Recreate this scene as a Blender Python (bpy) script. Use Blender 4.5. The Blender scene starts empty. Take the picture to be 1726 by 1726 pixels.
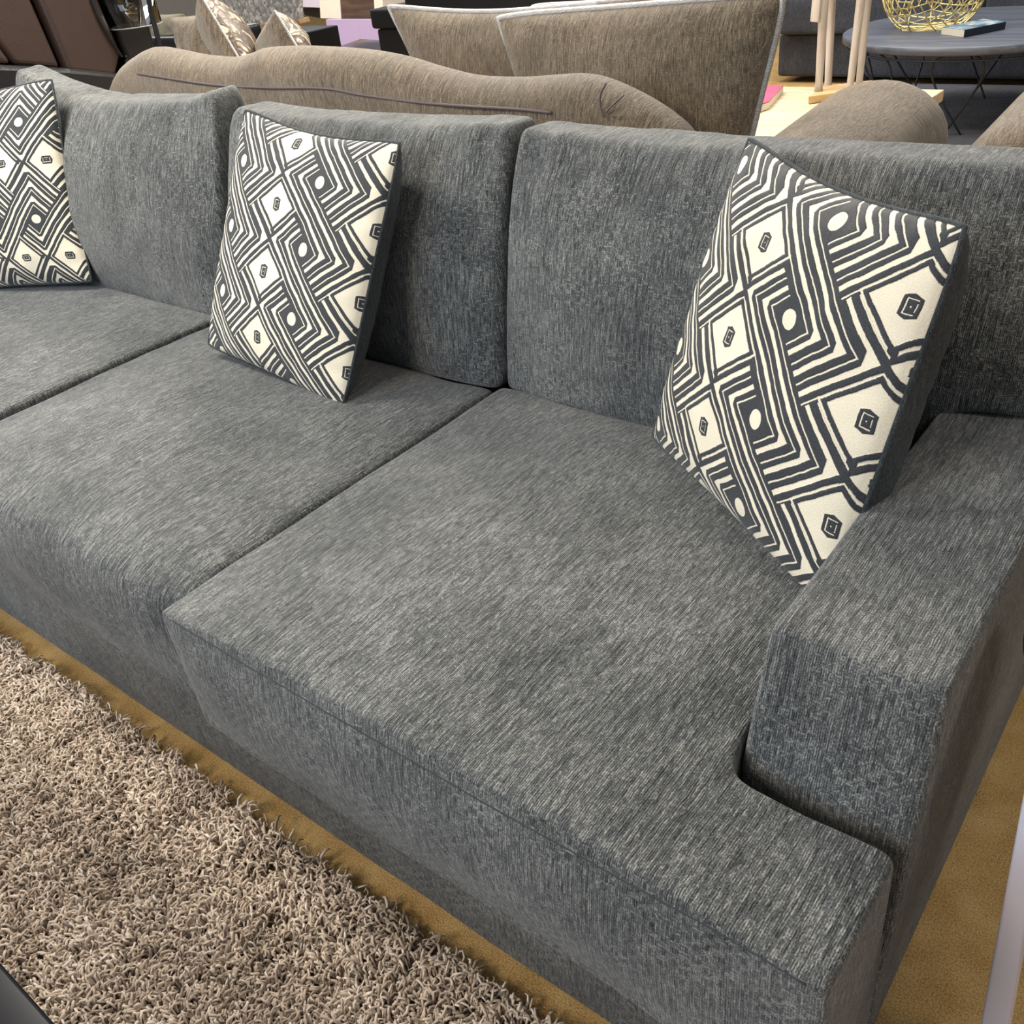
import bpy, bmesh, math, random
import numpy as np
from mathutils import noise as mnoise, Vector
rnd = random.Random(7); nr = np.random.default_rng(7)
SC = bpy.context.scene; COL = SC.collection

# ---------------------------------------------------------------- camera
F_PX = 1574.9; YAW, PITCH, ROLL = .7271, .5804, -.1223
CAM = np.array([.1323, -.5725, 1.3902])
cy_, sy_, cp_, sp_ = math.cos(YAW), math.sin(YAW), math.cos(PITCH), math.sin(PITCH)
FW = np.array([-sy_*cp_, cy_*cp_, -sp_]); RT = np.array([cy_, sy_, 0.]); UP = np.cross(RT, FW)
c_, s_ = math.cos(ROLL), math.sin(ROLL)
RT, UP = c_*RT + s_*UP, -s_*RT + c_*UP
def ray(px, py): return FW + RT*(px-863)/F_PX - UP*(py-863)/F_PX
def atz(px, py, z): d = ray(px, py); return CAM + d*(z-CAM[2])/d[2]
def aty(px, py, y): d = ray(px, py); return CAM + d*(y-CAM[1])/d[1]
def atx(px, py, x): d = ray(px, py); return CAM + d*(x-CAM[0])/d[0]
from mathutils import Matrix
cam = bpy.data.cameras.new('camera'); co = bpy.data.objects.new('camera', cam); COL.objects.link(co)
cam.sensor_width = 36; cam.lens = 36*F_PX/1726; cam.clip_start = .02; cam.clip_end = 100
m = Matrix(((RT[0], UP[0], -FW[0], CAM[0]), (RT[1], UP[1], -FW[1], CAM[1]), (RT[2], UP[2], -FW[2], CAM[2]), (0, 0, 0, 1)))
co.matrix_world = m; SC.camera = co

# ---------------------------------------------------------------- node helper
class E:
    """small expression wrapper over shader math nodes"""
    def __init__(s, t, sock): s.t = t; s.s = sock
    def op(s, o, b=None, c=None, clamp=False):
        n = s.t.nodes.new('ShaderNodeMath'); n.operation = o; n.use_clamp = clamp
        for i, v in enumerate((s, b, c)):
            if v is None: continue
            if isinstance(v, E): s.t.links.new(v.s, n.inputs[i])
            else: n.inputs[i].default_value = v
        return E(s.t, n.outputs[0])
    def __add__(s, b): return s.op('ADD', b)
    __radd__ = __add__
    def __sub__(s, b): return s.op('SUBTRACT', b)
    def __rsub__(s, b): return s.op('MULTIPLY', -1.).op('ADD', b)
    def __mul__(s, b): return s.op('MULTIPLY', b)
    __rmul__ = __mul__
    def __truediv__(s, b): return s.op('DIVIDE', b)
    def abs(s): return s.op('ABSOLUTE')
    def min(s, b): return s.op('MINIMUM', b)
    def max(s, b): return s.op('MAXIMUM', b)
    def gt(s, b): return s.op('GREATER_THAN', b)
    def wrap(s, lo, hi):
        n = s.t.nodes.new('ShaderNodeMath'); n.operation = 'WRAP'
        s.t.links.new(s.s, n.inputs[0]); n.inputs[1].default_value = hi; n.inputs[2].default_value = lo
        return E(s.t, n.outputs[0])
    def rng(s, a, b, c=0., d=1., smooth=False):
        n = s.t.nodes.new('ShaderNodeMapRange'); n.clamp = True
        if smooth: n.interpolation_type = 'SMOOTHSTEP'
        s.t.links.new(s.s, n.inputs[0])
        for i, v in zip((1, 2, 3, 4), (a, b, c, d)): n.inputs[i].default_value = v
        return E(s.t, n.outputs[0])
def new_mat(name):
    M = bpy.data.materials.new(name); M.use_nodes = True; t = M.node_tree
    b = t.nodes['Principled BSDF']; return M, t, b
def setv(t, inp, v):
    if isinstance(v, E): t.links.new(v.s, inp)
    elif hasattr(v, 'is_output'): t.links.new(v, inp)
    else: inp.default_value = v
def comb(t, x, y, z):
    n = t.nodes.new('ShaderNodeCombineXYZ')
    for i, v in enumerate((x, y, z)): setv(t, n.inputs[i], v)
    return n.outputs[0]
def noise(t, vec, scale, detail=2., rough=.5, dist=0.):
    n = t.nodes.new('ShaderNodeTexNoise'); t.links.new(vec, n.inputs['Vector'])
    n.inputs['Scale'].default_value = scale; n.inputs['Detail'].default_value = detail
    n.inputs['Roughness'].default_value = rough; n.inputs['Distortion'].default_value = dist
    return E(t, n.outputs['Fac'])
def mixc(t, f, a, b):
    n = t.nodes.new('ShaderNodeMix'); n.data_type = 'RGBA'
    setv(t, n.inputs[0], f)
    for i, v in ((6, a), (7, b)):
        if isinstance(v, tuple): n.inputs[i].default_value = (*v[:3], 1)
        else: t.links.new(v, n.inputs[i])
    return n.outputs[2]
def ramp(t, f, stops):
    n = t.nodes.new('ShaderNodeValToRGB'); setv(t, n.inputs[0], f); r = n.color_ramp
    while len(r.elements) < len(stops): r.elements.new(.5)
    for e, (p, c) in zip(r.elements, stops): e.position = p; e.color = (*c, 1)
    return n.outputs[0]
def bump(t, b, h, dist=.002, strength=1.):
    n = t.nodes.new('ShaderNodeBump'); n.inputs['Distance'].default_value = dist; n.inputs['Strength'].default_value = strength
    setv(t, n.inputs['Height'], h); t.links.new(n.outputs[0], b.inputs['Normal'])
def texco(t):
    n = t.nodes.new('ShaderNodeTexCoord')
    s = t.nodes.new('ShaderNodeSeparateXYZ'); t.links.new(n.outputs['Object'], s.inputs[0])
    q = t.nodes.new('ShaderNodeSeparateXYZ'); t.links.new(n.outputs['Normal'], q.inputs[0])
    return n, [E(t, o) for o in s.outputs], [E(t, o) for o in q.outputs]
def srgb(*c): return tuple(((v/255)/12.92 if v/255 <= .04045 else ((v/255+.055)/1.055)**2.4) for v in c)

def fabric(name, dark, mid, light, s=1., sheen=.25, bumpd=.0022, weft=.5, big=.35):
    M, t, b = new_mat(name); tc, (x, y, z), (nx, ny, nz) = texco(t)
    ax = nx.abs().gt(.62); az = nz.abs().gt(.62)
    wob = noise(t, tc.outputs['Object'], 4., 2.)*.010
    a = x + (y-x)*ax + wob; bb = z + (y-z)*az + wob
    wx = noise(t, tc.outputs['Object'], 55.*s, 1.) - .5
    a = a + wx*.0022; bb = bb + wx*.003
    def white(u, v, w=0.):
        n = t.nodes.new('ShaderNodeTexWhiteNoise'); n.noise_dimensions = '3D'; t.links.new(comb(t, u, v, w), n.inputs['Vector'])
        return E(t, n.outputs['Value'])
    def threads(p, q, wid, length, seed):
        # yarns of width wid running along q, broken into dashes
        row = (p*(1/wid)).op('FLOOR'); ph = white(row, seed)
        cell = (q*(1/length) + ph*7.).op('FLOOR')
        tone = white(row, cell, seed+1.)
        ridge = (p*(1/wid)).op('FRACT').op('SUBTRACT', .5).abs()*-2. + 1.
        return tone, ridge
    w1, r1 = threads(a, bb, .0028/s, .012/s, 1.)
    w2, r2 = threads(bb, a, .0032/s, .012/s, 5.)
    long_ = noise(t, comb(t, a*(360*s), bb*(20*s), (x+y+z)*2.), 1., 2., .6).rng(.32, .56)
    fine = noise(t, comb(t, a*(620*s), bb*(380*s), z*3.), 1., 2.).rng(.3, .7)
    blk = ((a*(s/.0125)).op('FLOOR') + (bb*(s/.0105)).op('FLOOR')).op('PINGPONG', 1.)
    patch = noise(t, tc.outputs['Object'], 13.*s, 2.).rng(.40, .60)
    wk = (blk*(.25+.75*patch)*(1. - az*.55))*weft
    yarn = (w1*.32 + long_*.38 + r1*.30 - .06)
    yarn2 = (w2*.36 + fine*.22 + r2*.22 + .14)
    v = yarn + (yarn2 - yarn)*wk
    v = v*.70 + fine*.30
    v = v + (blk-.5)*patch*(1. - az*.8)*(.045*weft)
    v = (v.rng(.20, .82)*.94 + .03).op('POWER', 1.15)
    bigv = noise(t, tc.outputs['Object'], 5., 3., .55).rng(.3, .7, -.5*big, .5*big)
    vv = (v + bigv).op('MAXIMUM', 0.).op('MINIMUM', 1.)
    c = ramp(t, vv, [(0., dark), (.5, mid), (1., light)])
    t.links.new(c, b.inputs['Base Color']); b.inputs['Roughness'].default_value = .85
    b.inputs['Sheen Weight'].default_value = sheen; b.inputs['Sheen Roughness'].default_value = .4
    b.inputs['Specular IOR Level'].default_value = .25
    bump(t, b, v, bumpd, .9)
    return M
def plain(name, col, rough=.6, metal=0., var=.12, nscale=14., bumpd=0., spec=.5, coat=0.):
    M, t, b = new_mat(name); tc, _, _ = texco(t)
    n = noise(t, tc.outputs['Object'], nscale, 4.)
    c = mixc(t, n, tuple(v*(1-var) for v in col), tuple(min(1, v*(1+var)) for v in col))
    t.links.new(c, b.inputs['Base Color']); b.inputs['Roughness'].default_value = rough
    b.inputs['Metallic'].default_value = metal; b.inputs['Specular IOR Level'].default_value = spec
    b.inputs['Coat Weight'].default_value = coat
    if bumpd: bump(t, b, noise(t, tc.outputs['Object'], nscale*6, 3.), bumpd)
    return M
M = {}
M['sofa'] = fabric('charcoal_chenille', srgb(27, 28, 30), srgb(80, 82, 82), srgb(150, 149, 143), weft=.9, big=.22)
M['sofa_back'] = M['sofa']
M['pillow_back'] = fabric('charcoal_cotton', srgb(30, 33, 35), srgb(60, 65, 68), srgb(98, 103, 105), s=1.8, weft=.8, sheen=.1)
M['brown'] = fabric('taupe_chenille', srgb(60, 51, 41), srgb(104, 90, 73), srgb(152, 136, 113), s=1.0, weft=.5, sheen=.35, big=.2)
M['greyfab'] = fabric('dark_grey_fabric', srgb(52, 54, 60), srgb(76, 79, 86), srgb(102, 104, 110), s=.8, weft=.8, bumpd=.001, sheen=.1)
M['blackfab'] = plain('black_fabric', srgb(22, 24, 30), .8, var=.2)
M['leather'] = plain('dark_brown_leather', srgb(54, 41, 37), .38, var=.15, bumpd=.001)
M['black_leather'] = plain('black_leather', srgb(24, 24, 27), .35, var=.2, bumpd=.001)
M['black'] = plain('black_paint', srgb(18, 19, 24), .4)
M['lacquer'] = plain('black_lacquer', srgb(10, 11, 16), .15, var=.4, nscale=30, spec=.3)
M['iron'] = plain('black_iron_wire', srgb(52, 54, 60), .45, metal=.3)
M['white'] = plain('white_painted_wood', srgb(205, 200, 212), .45, var=.04)
M['cream'] = plain('cream_laminate', srgb(228, 220, 200), .4, var=.04)
M['lav'] = plain('lavender_board', srgb(178, 158, 186), .5, var=.06, nscale=4)
M['gold'] = plain('gold_wire', (.86, .7, .32), .3, metal=.8)
M['cream_fluff'] = plain('cream_fleece', srgb(222, 208, 176), .95, var=.2, nscale=60, bumpd=.01)
M['pages'] = plain('book_pages', srgb(225, 215, 195), .8)
M['spine'] = plain('book_spine', srgb(26, 32, 42), .4)
M['pink'] = plain('pink_cover', srgb(214, 84, 120), .35, var=.3, nscale=20)
M['feet'] = plain('dark_plastic', srgb(14, 14, 15), .5)
M['seamthread'] = plain('dark_seam_thread', srgb(50, 52, 54), .9)  # seat cushion seam, darker than the surrounding chenille
M['seambrown'] = plain('brown_seam_thread', srgb(92, 80, 80), .9)
M['wall'] = plain('wall_paint', srgb(200, 196, 188), .8, var=.04)

def wood_mat(name, c1, c2, axis=0, sc=6., rough=.5):
    M_, t, b = new_mat(name); tc, (x, y, z), _ = texco(t)
    v = [x, y, z]; k = [18., 18., 18.]; k[axis] = 2.
    n = noise(t, comb(t, v[0]*k[0], v[1]*k[1], v[2]*k[2]), sc/6., 5., .65, .6)
    t.links.new(ramp(t, n.rng(.3, .7), [(0., c1), (1., c2)]), b.inputs['Base Color']); b.inputs['Roughness'].default_value = rough
    return M_
M['oak_top'] = wood_mat('pale_washed_wood', srgb(176, 156, 120), srgb(224, 208, 176), 0)
M['grey_wood'] = wood_mat('grey_weathered_wood', srgb(66, 70, 80), srgb(104, 108, 120), 0, rough=.38)
M['statue'] = wood_mat('whitewashed_carved_wood', srgb(150, 136, 122), srgb(205, 196, 188), 2, rough=.7)
M['statue_base'] = wood_mat('honey_wood', srgb(176, 140, 92), srgb(212, 178, 128), 0)
M['dark_wood'] = wood_mat('dark_brown_wood', srgb(60, 46, 36), srgb(98, 78, 62), 0)

# carpet floor
def carpet():
    M_, t, b = new_mat('tan_carpet'); tc, (x, y, z), _ = texco(t)
    f = noise(t, tc.outputs['Object'], 330., 3., .7); g = noise(t, tc.outputs['Object'], 12., 3.)
    v = f*.7 + g*.3
    t.links.new(ramp(t, v.rng(.32, .68), [(0., srgb(132, 98, 56)), (.5, srgb(200, 162, 104)), (1., srgb(232, 200, 146))]), b.inputs['Base Color'])
    b.inputs['Roughness'].default_value = .95; b.inputs['Specular IOR Level'].default_value = .1
    bump(t, b, f, .003)
    return M_
M['carpet'] = carpet()
def shag():
    M_, t, b = new_mat('shag_yarn'); a = t.nodes.new('ShaderNodeAttribute'); a.attribute_name = 'tone'
    t.links.new(ramp(t, E(t, a.outputs['Fac']), [(0., srgb(112, 97, 80)), (.5, srgb(206, 186, 166)), (1., srgb(246, 232, 216))]), b.inputs['Base Color'])
    b.inputs['Roughness'].default_value = .7; b.inputs['Sheen Weight'].default_value = .2
    return M_
M['shag'] = shag()
M['rugbase'] = plain('rug_backing', srgb(96, 84, 72), .95, nscale=80)

def glass():
    M_, t, b = new_mat('clear_glass'); b.inputs['Transmission Weight'].default_value = 1; b.inputs['Roughness'].default_value = .02
    n = noise(t, texco(t)[0].outputs['Object'], 6.); t.links.new(mixc(t, n, (.95, .97, .97), (1, 1, 1)), b.inputs['Base Color'])
    b.inputs['IOR'].default_value = 1.45
    return M_
M['glass'] = glass()
def glitter():
    M_, t, b = new_mat('crushed_glass_glitter'); tc, _, _ = texco(t)
    v = t.nodes.new('ShaderNodeTexVoronoi'); t.links.new(tc.outputs['Object'], v.inputs['Vector']); v.inputs['Scale'].default_value = 48
    s = t.nodes.new('ShaderNodeSeparateColor'); t.links.new(v.outputs['Color'], s.inputs[0]); r = E(t, s.outputs[0])
    t.links.new(ramp(t, r, [(0., srgb(150, 154, 156)), (.7, srgb(205, 207, 206)), (1., srgb(255, 255, 255))]), b.inputs['Base Color'])
    b.inputs['Roughness'].default_value = .3; b.inputs['Metallic'].default_value = .1
    bump(t, b, r, .01)
    return M_
M['glitter'] = glitter()
def damask():
    M_, t, b = new_mat('silver_damask'); tc, (x, y, z), _ = texco(t)
    n = noise(t, tc.outputs['Object'], 13., 1., .5, 1.6)
    n2 = noise(t, tc.outputs['Object'], 90., 2.)
    k = (n*9.).op('SINE')*.5 + .5
    k = k + (n2-.5)*.35
    t.links.new(ramp(t, k, [(0., srgb(70, 56, 46)), (.22, srgb(100, 84, 70)), (.34, srgb(196, 184, 158)), (.5, srgb(150, 132, 100)), (.6, srgb(112, 108, 102)), (1., srgb(128, 126, 122))]), b.inputs['Base Color'])
    b.inputs['Roughness'].default_value = .45; b.inputs['Metallic'].default_value = .15
    bump(t, b, k, .003)
    return M_
M['damask'] = damask()
M['silver'] = plain('silver_satin', srgb(176, 172, 168), .35, metal=.4, var=.3, nscale=60, bumpd=.004)
def cover_mat():
    M_, t, b = new_mat('blue_photo_cover'); tc, (x, y, z), _ = texco(t)
    n = noise(t, tc.outputs['Object'], 14., 3.)
    t.links.new(ramp(t, n.rng(.35, .65), [(0., srgb(70, 110, 140)), (.5, srgb(130, 165, 185)), (1., srgb(215, 222, 222))]), b.inputs['Base Color'])
    b.inputs['Roughness'].default_value = .25
    return M_
M['cover'] = cover_mat()

def pattern(name, ou, ov, L, P, rot=False, su=1., mirror=False):
    """embroidered woven-lattice pattern: cream ground, charcoal thread"""
    M_, t, b = new_mat(name)
    uv = t.nodes.new('ShaderNodeUVMap'); uv.uv_map = 'UVMap'
    sp = t.nodes.new('ShaderNodeSeparateXYZ'); t.links.new(uv.outputs[0], sp.inputs[0])
    U, V = E(t, sp.outputs[0]), E(t, sp.outputs[1])
    jit = noise(t, uv.outputs[0], 22., 2.); jit2 = noise(t, uv.outputs[0], 27., 2., .5, .3)
    if rot: U, V = 1. - V, U
    sc = .27/P
    u = (U - ou)*(.57/L) + (jit-.5)*.006; v = (V - ov)*sc + (jit2-.5)*.006
    k = .82; L0, P0 = .57, .272; W = .166
    s = u.wrap(0., L0)
    q = ((s - v/k)*.5).wrap(-.0265, -.0265 + W)
    p = s - q
    D = None
    def add(e):
        nonlocal D
        D = e if D is None else D.max(e)
    def box(pa, pb, qa, qb):
        pc, ph, qc, qh = (pa+pb)/2, (pb-pa)/2, (qa+qb)/2, (qb-qa)/2
        add((ph - (p-pc).abs()).min(qh - (q-qc).abs()))
    T, H = .0018, .0056
    qs = [(-.0133, T), (.009, H), (.029, T), (.052, H), (.072, T), (.102, H), (.128, T)]
    ps = [(.167, T), (.187, H), (.212, T), (.232, H), (.255, T), (.276, H), (.298, T)]
    st = [.012, .009, .029, .052, .072, .309, .309]
    for (qc, h), (pc, hp), s0 in zip(qs, ps, st): box(s0-h, pc+W+hp, qc-h, qc+h)          # steep strands
    for (pc, h) in qs[1:5]: box(pc-h, pc+h, pc-h, .132)                                    # left fan
    for (pc, h), (qc, hq) in zip(ps, qs):
        box(pc-h, pc+h, .086, .1395)                                                       # lower fan
        box(pc+W-h, pc+W+h, -.03, qc+hq)
    for n in (1, 3, 5):                                                                    # right wedges
        pt, qt = ps[n-1][0]+W, qs[n-1][0]
        add((((p-pt)+(q-qt)-.017)*.7).min((ps[n][0]+W+H)-p).min((qs[n][0]+H)-q))
    for n in (1, 3):                                                                       # left wedges
        pt = qs[n+1][0]; add(((.0 - ((p-pt)+(q-pt)) - .017)*.7).min(p-(qs[n][0]-H)).min(q-(qs[n][0]-H)))
    ds = (p-.12)+(q-.113); dt = ((p-.12)-(q-.113))*k
    add(.027 - (ds*ds + dt*dt).op('SQRT'))
    # diamond + outline + hexagon
    s2 = u.wrap(-L0/2, L0/2).abs(); t2 = v.wrap(0., P0) - P0/2
    n_ = s2/.113 + t2.abs()/.0927
    dia = (1. - n_)*.05
    sg = u.wrap(-L0/2, L0/2)
    hexa = ((.030 - t2.abs()) - sg.abs()*.35).min(.023 - sg.abs())
    inner = ((sg+.012).abs()*-1. + .0016).min(.017-t2.abs()).max(((t2-.017).abs()*-1.+.0014).min(.013-sg.abs())).max(((t2+.017).abs()*-1.+.0012).min(.013-sg.abs())).max(((sg-.012).abs()*-1. + .001).min(.010-t2.abs())).max(.0025 - sg.abs() - t2.abs())
    add(dia.min(hexa*-1.)); add(hexa.min(inner))
    ring = (.0018 - (n_-1.235).abs()*.037).min(s2 - .013)
    add(ring)
    rag = noise(t, uv.outputs[0], 260., 2.)
    D2 = D + (rag-.5)*.0022
    cr = D2.rng(-.0006, .0006)
    th = noise(t, comb(t, (U-V)*90., (U+V)*430., 0.), 1., 2.)
    wv = noise(t, uv.outputs[0], 300., 2.)
    dk = ramp(t, th.rng(.3, .7), [(0., srgb(26, 28, 31)), (1., srgb(60, 62, 66))])
    lt = ramp(t, wv.rng(.3, .7), [(0., srgb(212, 199, 174)), (1., srgb(232, 221, 198))])
    t.links.new(mixc(t, cr, dk, lt), b.inputs['Base Color'])
    b.inputs['Roughness'].default_value = .75; b.inputs['Sheen Weight'].default_value = .15; b.inputs['Specular IOR Level'].default_value = .35
    bump(t, b, D.rng(-.003, .002, 1., 0., True)*1. + th*.25, .0016, .8)
    return M_

# ---------------------------------------------------------------- mesh helpers
def link(name, me, mat=None, parent=None, smooth=True):
    o = bpy.data.objects.new(name, me); COL.objects.link(o)
    if mat is not None: me.materials.clear(); me.materials.append(mat)
    if smooth: me.polygons.foreach_set('use_smooth', [True]*len(me.polygons))
    if parent is not None: o.parent = parent; o.matrix_parent_inverse = parent.matrix_world.inverted()
    return o
def tag(o, label=None, cat=None, group=None, kind=None):
    for k, v in (('label', label), ('category', cat), ('group', group), ('kind', kind)):
        if v: o[k] = v
    return o
def thing(name, label, cat, loc=(0, 0, 0), group=None):
    o = bpy.data.objects.new(name, None); COL.objects.link(o); o.location = loc; o.empty_display_size = .1
    bpy.context.view_layer.update()
    return tag(o, label, cat, group)
def from_np(name, vs, fs, mat=None, parent=None, smooth=True):
    me = bpy.data.meshes.new(name); me.from_pydata([tuple(map(float, v)) for v in vs], [], fs); me.update()
    return link(name, me, mat, parent, smooth)
def cage(name, xs, ys, zs, keep=None, sub=3, deform=None, mat=None, parent=None):
    """closed shell round the kept cells of a grid, subdivided smooth, then deformed"""
    nx, ny, nz = len(xs)-1, len(ys)-1, len(zs)-1
    K = {(i, j, k) for i in range(nx) for j in range(ny) for k in range(nz) if keep is None or keep((xs[i]+xs[i+1])/2, (ys[j]+ys[j+1])/2, (zs[k]+zs[k+1])/2)}
    vid = {}; vs = []; fs = []
    def vv(i, j, k):
        if (i, j, k) not in vid: vid[(i, j, k)] = len(vs); vs.append((xs[i], ys[j], zs[k]))
        return vid[(i, j, k)]
    for (i, j, k) in K:
        if (i-1, j, k) not in K: fs.append([vv(i, j, k), vv(i, j, k+1), vv(i, j+1, k+1), vv(i, j+1, k)])
        if (i+1, j, k) not in K: fs.append([vv(i+1, j, k), vv(i+1, j+1, k), vv(i+1, j+1, k+1), vv(i+1, j, k+1)])
        if (i, j-1, k) not in K: fs.append([vv(i, j, k), vv(i+1, j, k), vv(i+1, j, k+1), vv(i, j, k+1)])
        if (i, j+1, k) not in K: fs.append([vv(i, j+1, k), vv(i, j+1, k+1), vv(i+1, j+1, k+1), vv(i+1, j+1, k)])
        if (i, j, k-1) not in K: fs.append([vv(i, j, k), vv(i, j+1, k), vv(i+1, j+1, k), vv(i+1, j, k)])
        if (i, j, k+1) not in K: fs.append([vv(i, j, k+1), vv(i+1, j, k+1), vv(i+1, j+1, k+1), vv(i, j+1, k+1)])
    me = bpy.data.meshes.new('tmp'); me.from_pydata(vs, [], fs); me.update()
    o = bpy.data.objects.new('tmp', me); COL.objects.link(o)
    md = o.modifiers.new('s', 'SUBSURF'); md.levels = sub; md.render_levels = sub
    dg = bpy.context.evaluated_depsgraph_get()
    em = bpy.data.meshes.new_from_object(o.evaluated_get(dg)); bpy.data.objects.remove(o)
    em.name = name
    if deform:
        n = len(em.vertices); a = np.empty(n*3); em.vertices.foreach_get('co', a); a = a.reshape(n, 3)
        x, y, z = deform(a[:, 0].copy(), a[:, 1].copy(), a[:, 2].copy())
        em.vertices.foreach_set('co', np.stack([x, y, z], 1).ravel()); em.update()
    return link(name, em, mat, parent)
def lin(a, b, r, n):
    """cage stations: tight loops at both ends, even in the middle"""
    return [a, a+r] + [a+r+(b-a-2*r)*i/n for i in range(1, n)] + [b-r, b]
def nz(x, y, z, s, seed=0.):
    return np.array([mnoise.noise(Vector((float(a)*s+seed, float(b)*s, float(c)*s))) for a, b, c in zip(x, y, z)])
def tube(name, pts, r, mat=None, parent=None, n=8, closed=False):
    pts = [np.array(p, float) for p in pts]; N = len(pts); vs = []; fs = []
    rs = r if hasattr(r, '__len__') else [r]*N
    up0 = None
    for i, p in enumerate(pts):
        if closed: d = pts[(i+1) % N]-pts[i-1]
        else: d = pts[min(i+1, N-1)]-pts[max(i-1, 0)]
        d = d/ (np.linalg.norm(d)+1e-12)
        if up0 is None: up0 = np.array([0, 0, 1.]) if abs(d[2]) < .9 else np.array([1., 0, 0])
        a = np.cross(d, up0); a /= np.linalg.norm(a)+1e-12; b = np.cross(a, d); up0 = b
        for k in range(n): vs.append(p + rs[i]*(a*math.cos(2*math.pi*k/n)+b*math.sin(2*math.pi*k/n)))
    for i in range(N if closed else N-1):
        for k in range(n):
            j = (i+1) % N; fs.append([i*n+k, i*n+(k+1) % n, j*n+(k+1) % n, j*n+k])
    if not closed: fs.append(list(range(n))[::-1]); fs.append([(N-1)*n+k for k in range(n)])
    if name is None: return vs, fs
    return from_np(name, vs, fs, mat, parent)
def merge(name, parts, mat, parent=None, smooth=True):
    vs, fs = [], []
    for v, f in parts:
        o = len(vs); vs += list(v); fs += [[i+o for i in q] for q in f]
    return from_np(name, vs, fs, mat, parent, smooth)
def smooth_pts(pts, n=8):
    """Catmull-Rom through the points"""
    P = [np.array(p, float) for p in pts]; P = [2*P[0]-P[1]] + P + [2*P[-1]-P[-2]]; out = []
    for i in range(1, len(P)-2):
        for k in range(n):
            t = k/n; a, b, c, d = P[i-1:i+3]
            out.append(.5*((2*b)+(c-a)*t+(2*a-5*b+4*c-d)*t*t+(3*b-a-3*c+d)*t**3))
    out.append(P[-2]); return out
def slab(name, quad, thick, mat, parent=None, bev=.006):
    """a board: outline polygon extruded along thick, edges rounded"""
    bm = bmesh.new(); q = [Vector([float(c) for c in p]) for p in quad]; th = Vector([float(c) for c in thick])
    a = [bm.verts.new(p) for p in q]; b = [bm.verts.new(p+th) for p in q]; n = len(q)
    bm.faces.new(a); bm.faces.new(b[::-1])
    for i in range(n): bm.faces.new([a[i], b[i], b[(i+1) % n], a[(i+1) % n]])
    bmesh.ops.recalc_face_normals(bm, faces=bm.faces)
    if bev: bmesh.ops.bevel(bm, geom=bm.edges[:], offset=bev, segments=3, affect='EDGES', profile=.5)
    me = bpy.data.meshes.new(name); bm.to_mesh(me); bm.free()
    return link(name, me, mat, parent, smooth=False)
def boxm(name, lo, hi, mat, parent=None, bev=.005):
    x0, y0, z0 = lo; x1, y1, z1 = hi
    return slab(name, [(x0, y0, z0), (x1, y0, z0), (x1, y1, z0), (x0, y1, z0)], (0, 0, z1-z0), mat, parent, bev)
def lathe(name, prof, c, mat, parent=None, n=40, close=True):
    vs, fs = [], []
    for r, z in prof:
        for k in range(n): a = 2*math.pi*k/n; vs.append((c[0]+r*math.cos(a), c[1]+r*math.sin(a), c[2]+z))
    for i in range(len(prof)-1):
        for k in range(n): fs.append([i*n+k, i*n+(k+1) % n, (i+1)*n+(k+1) % n, (i+1)*n+k])
    if close: fs.append(list(range(n))[::-1]); fs.append([(len(prof)-1)*n+k for k in range(n)])
    return from_np(name, vs, fs, mat, parent)

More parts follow.
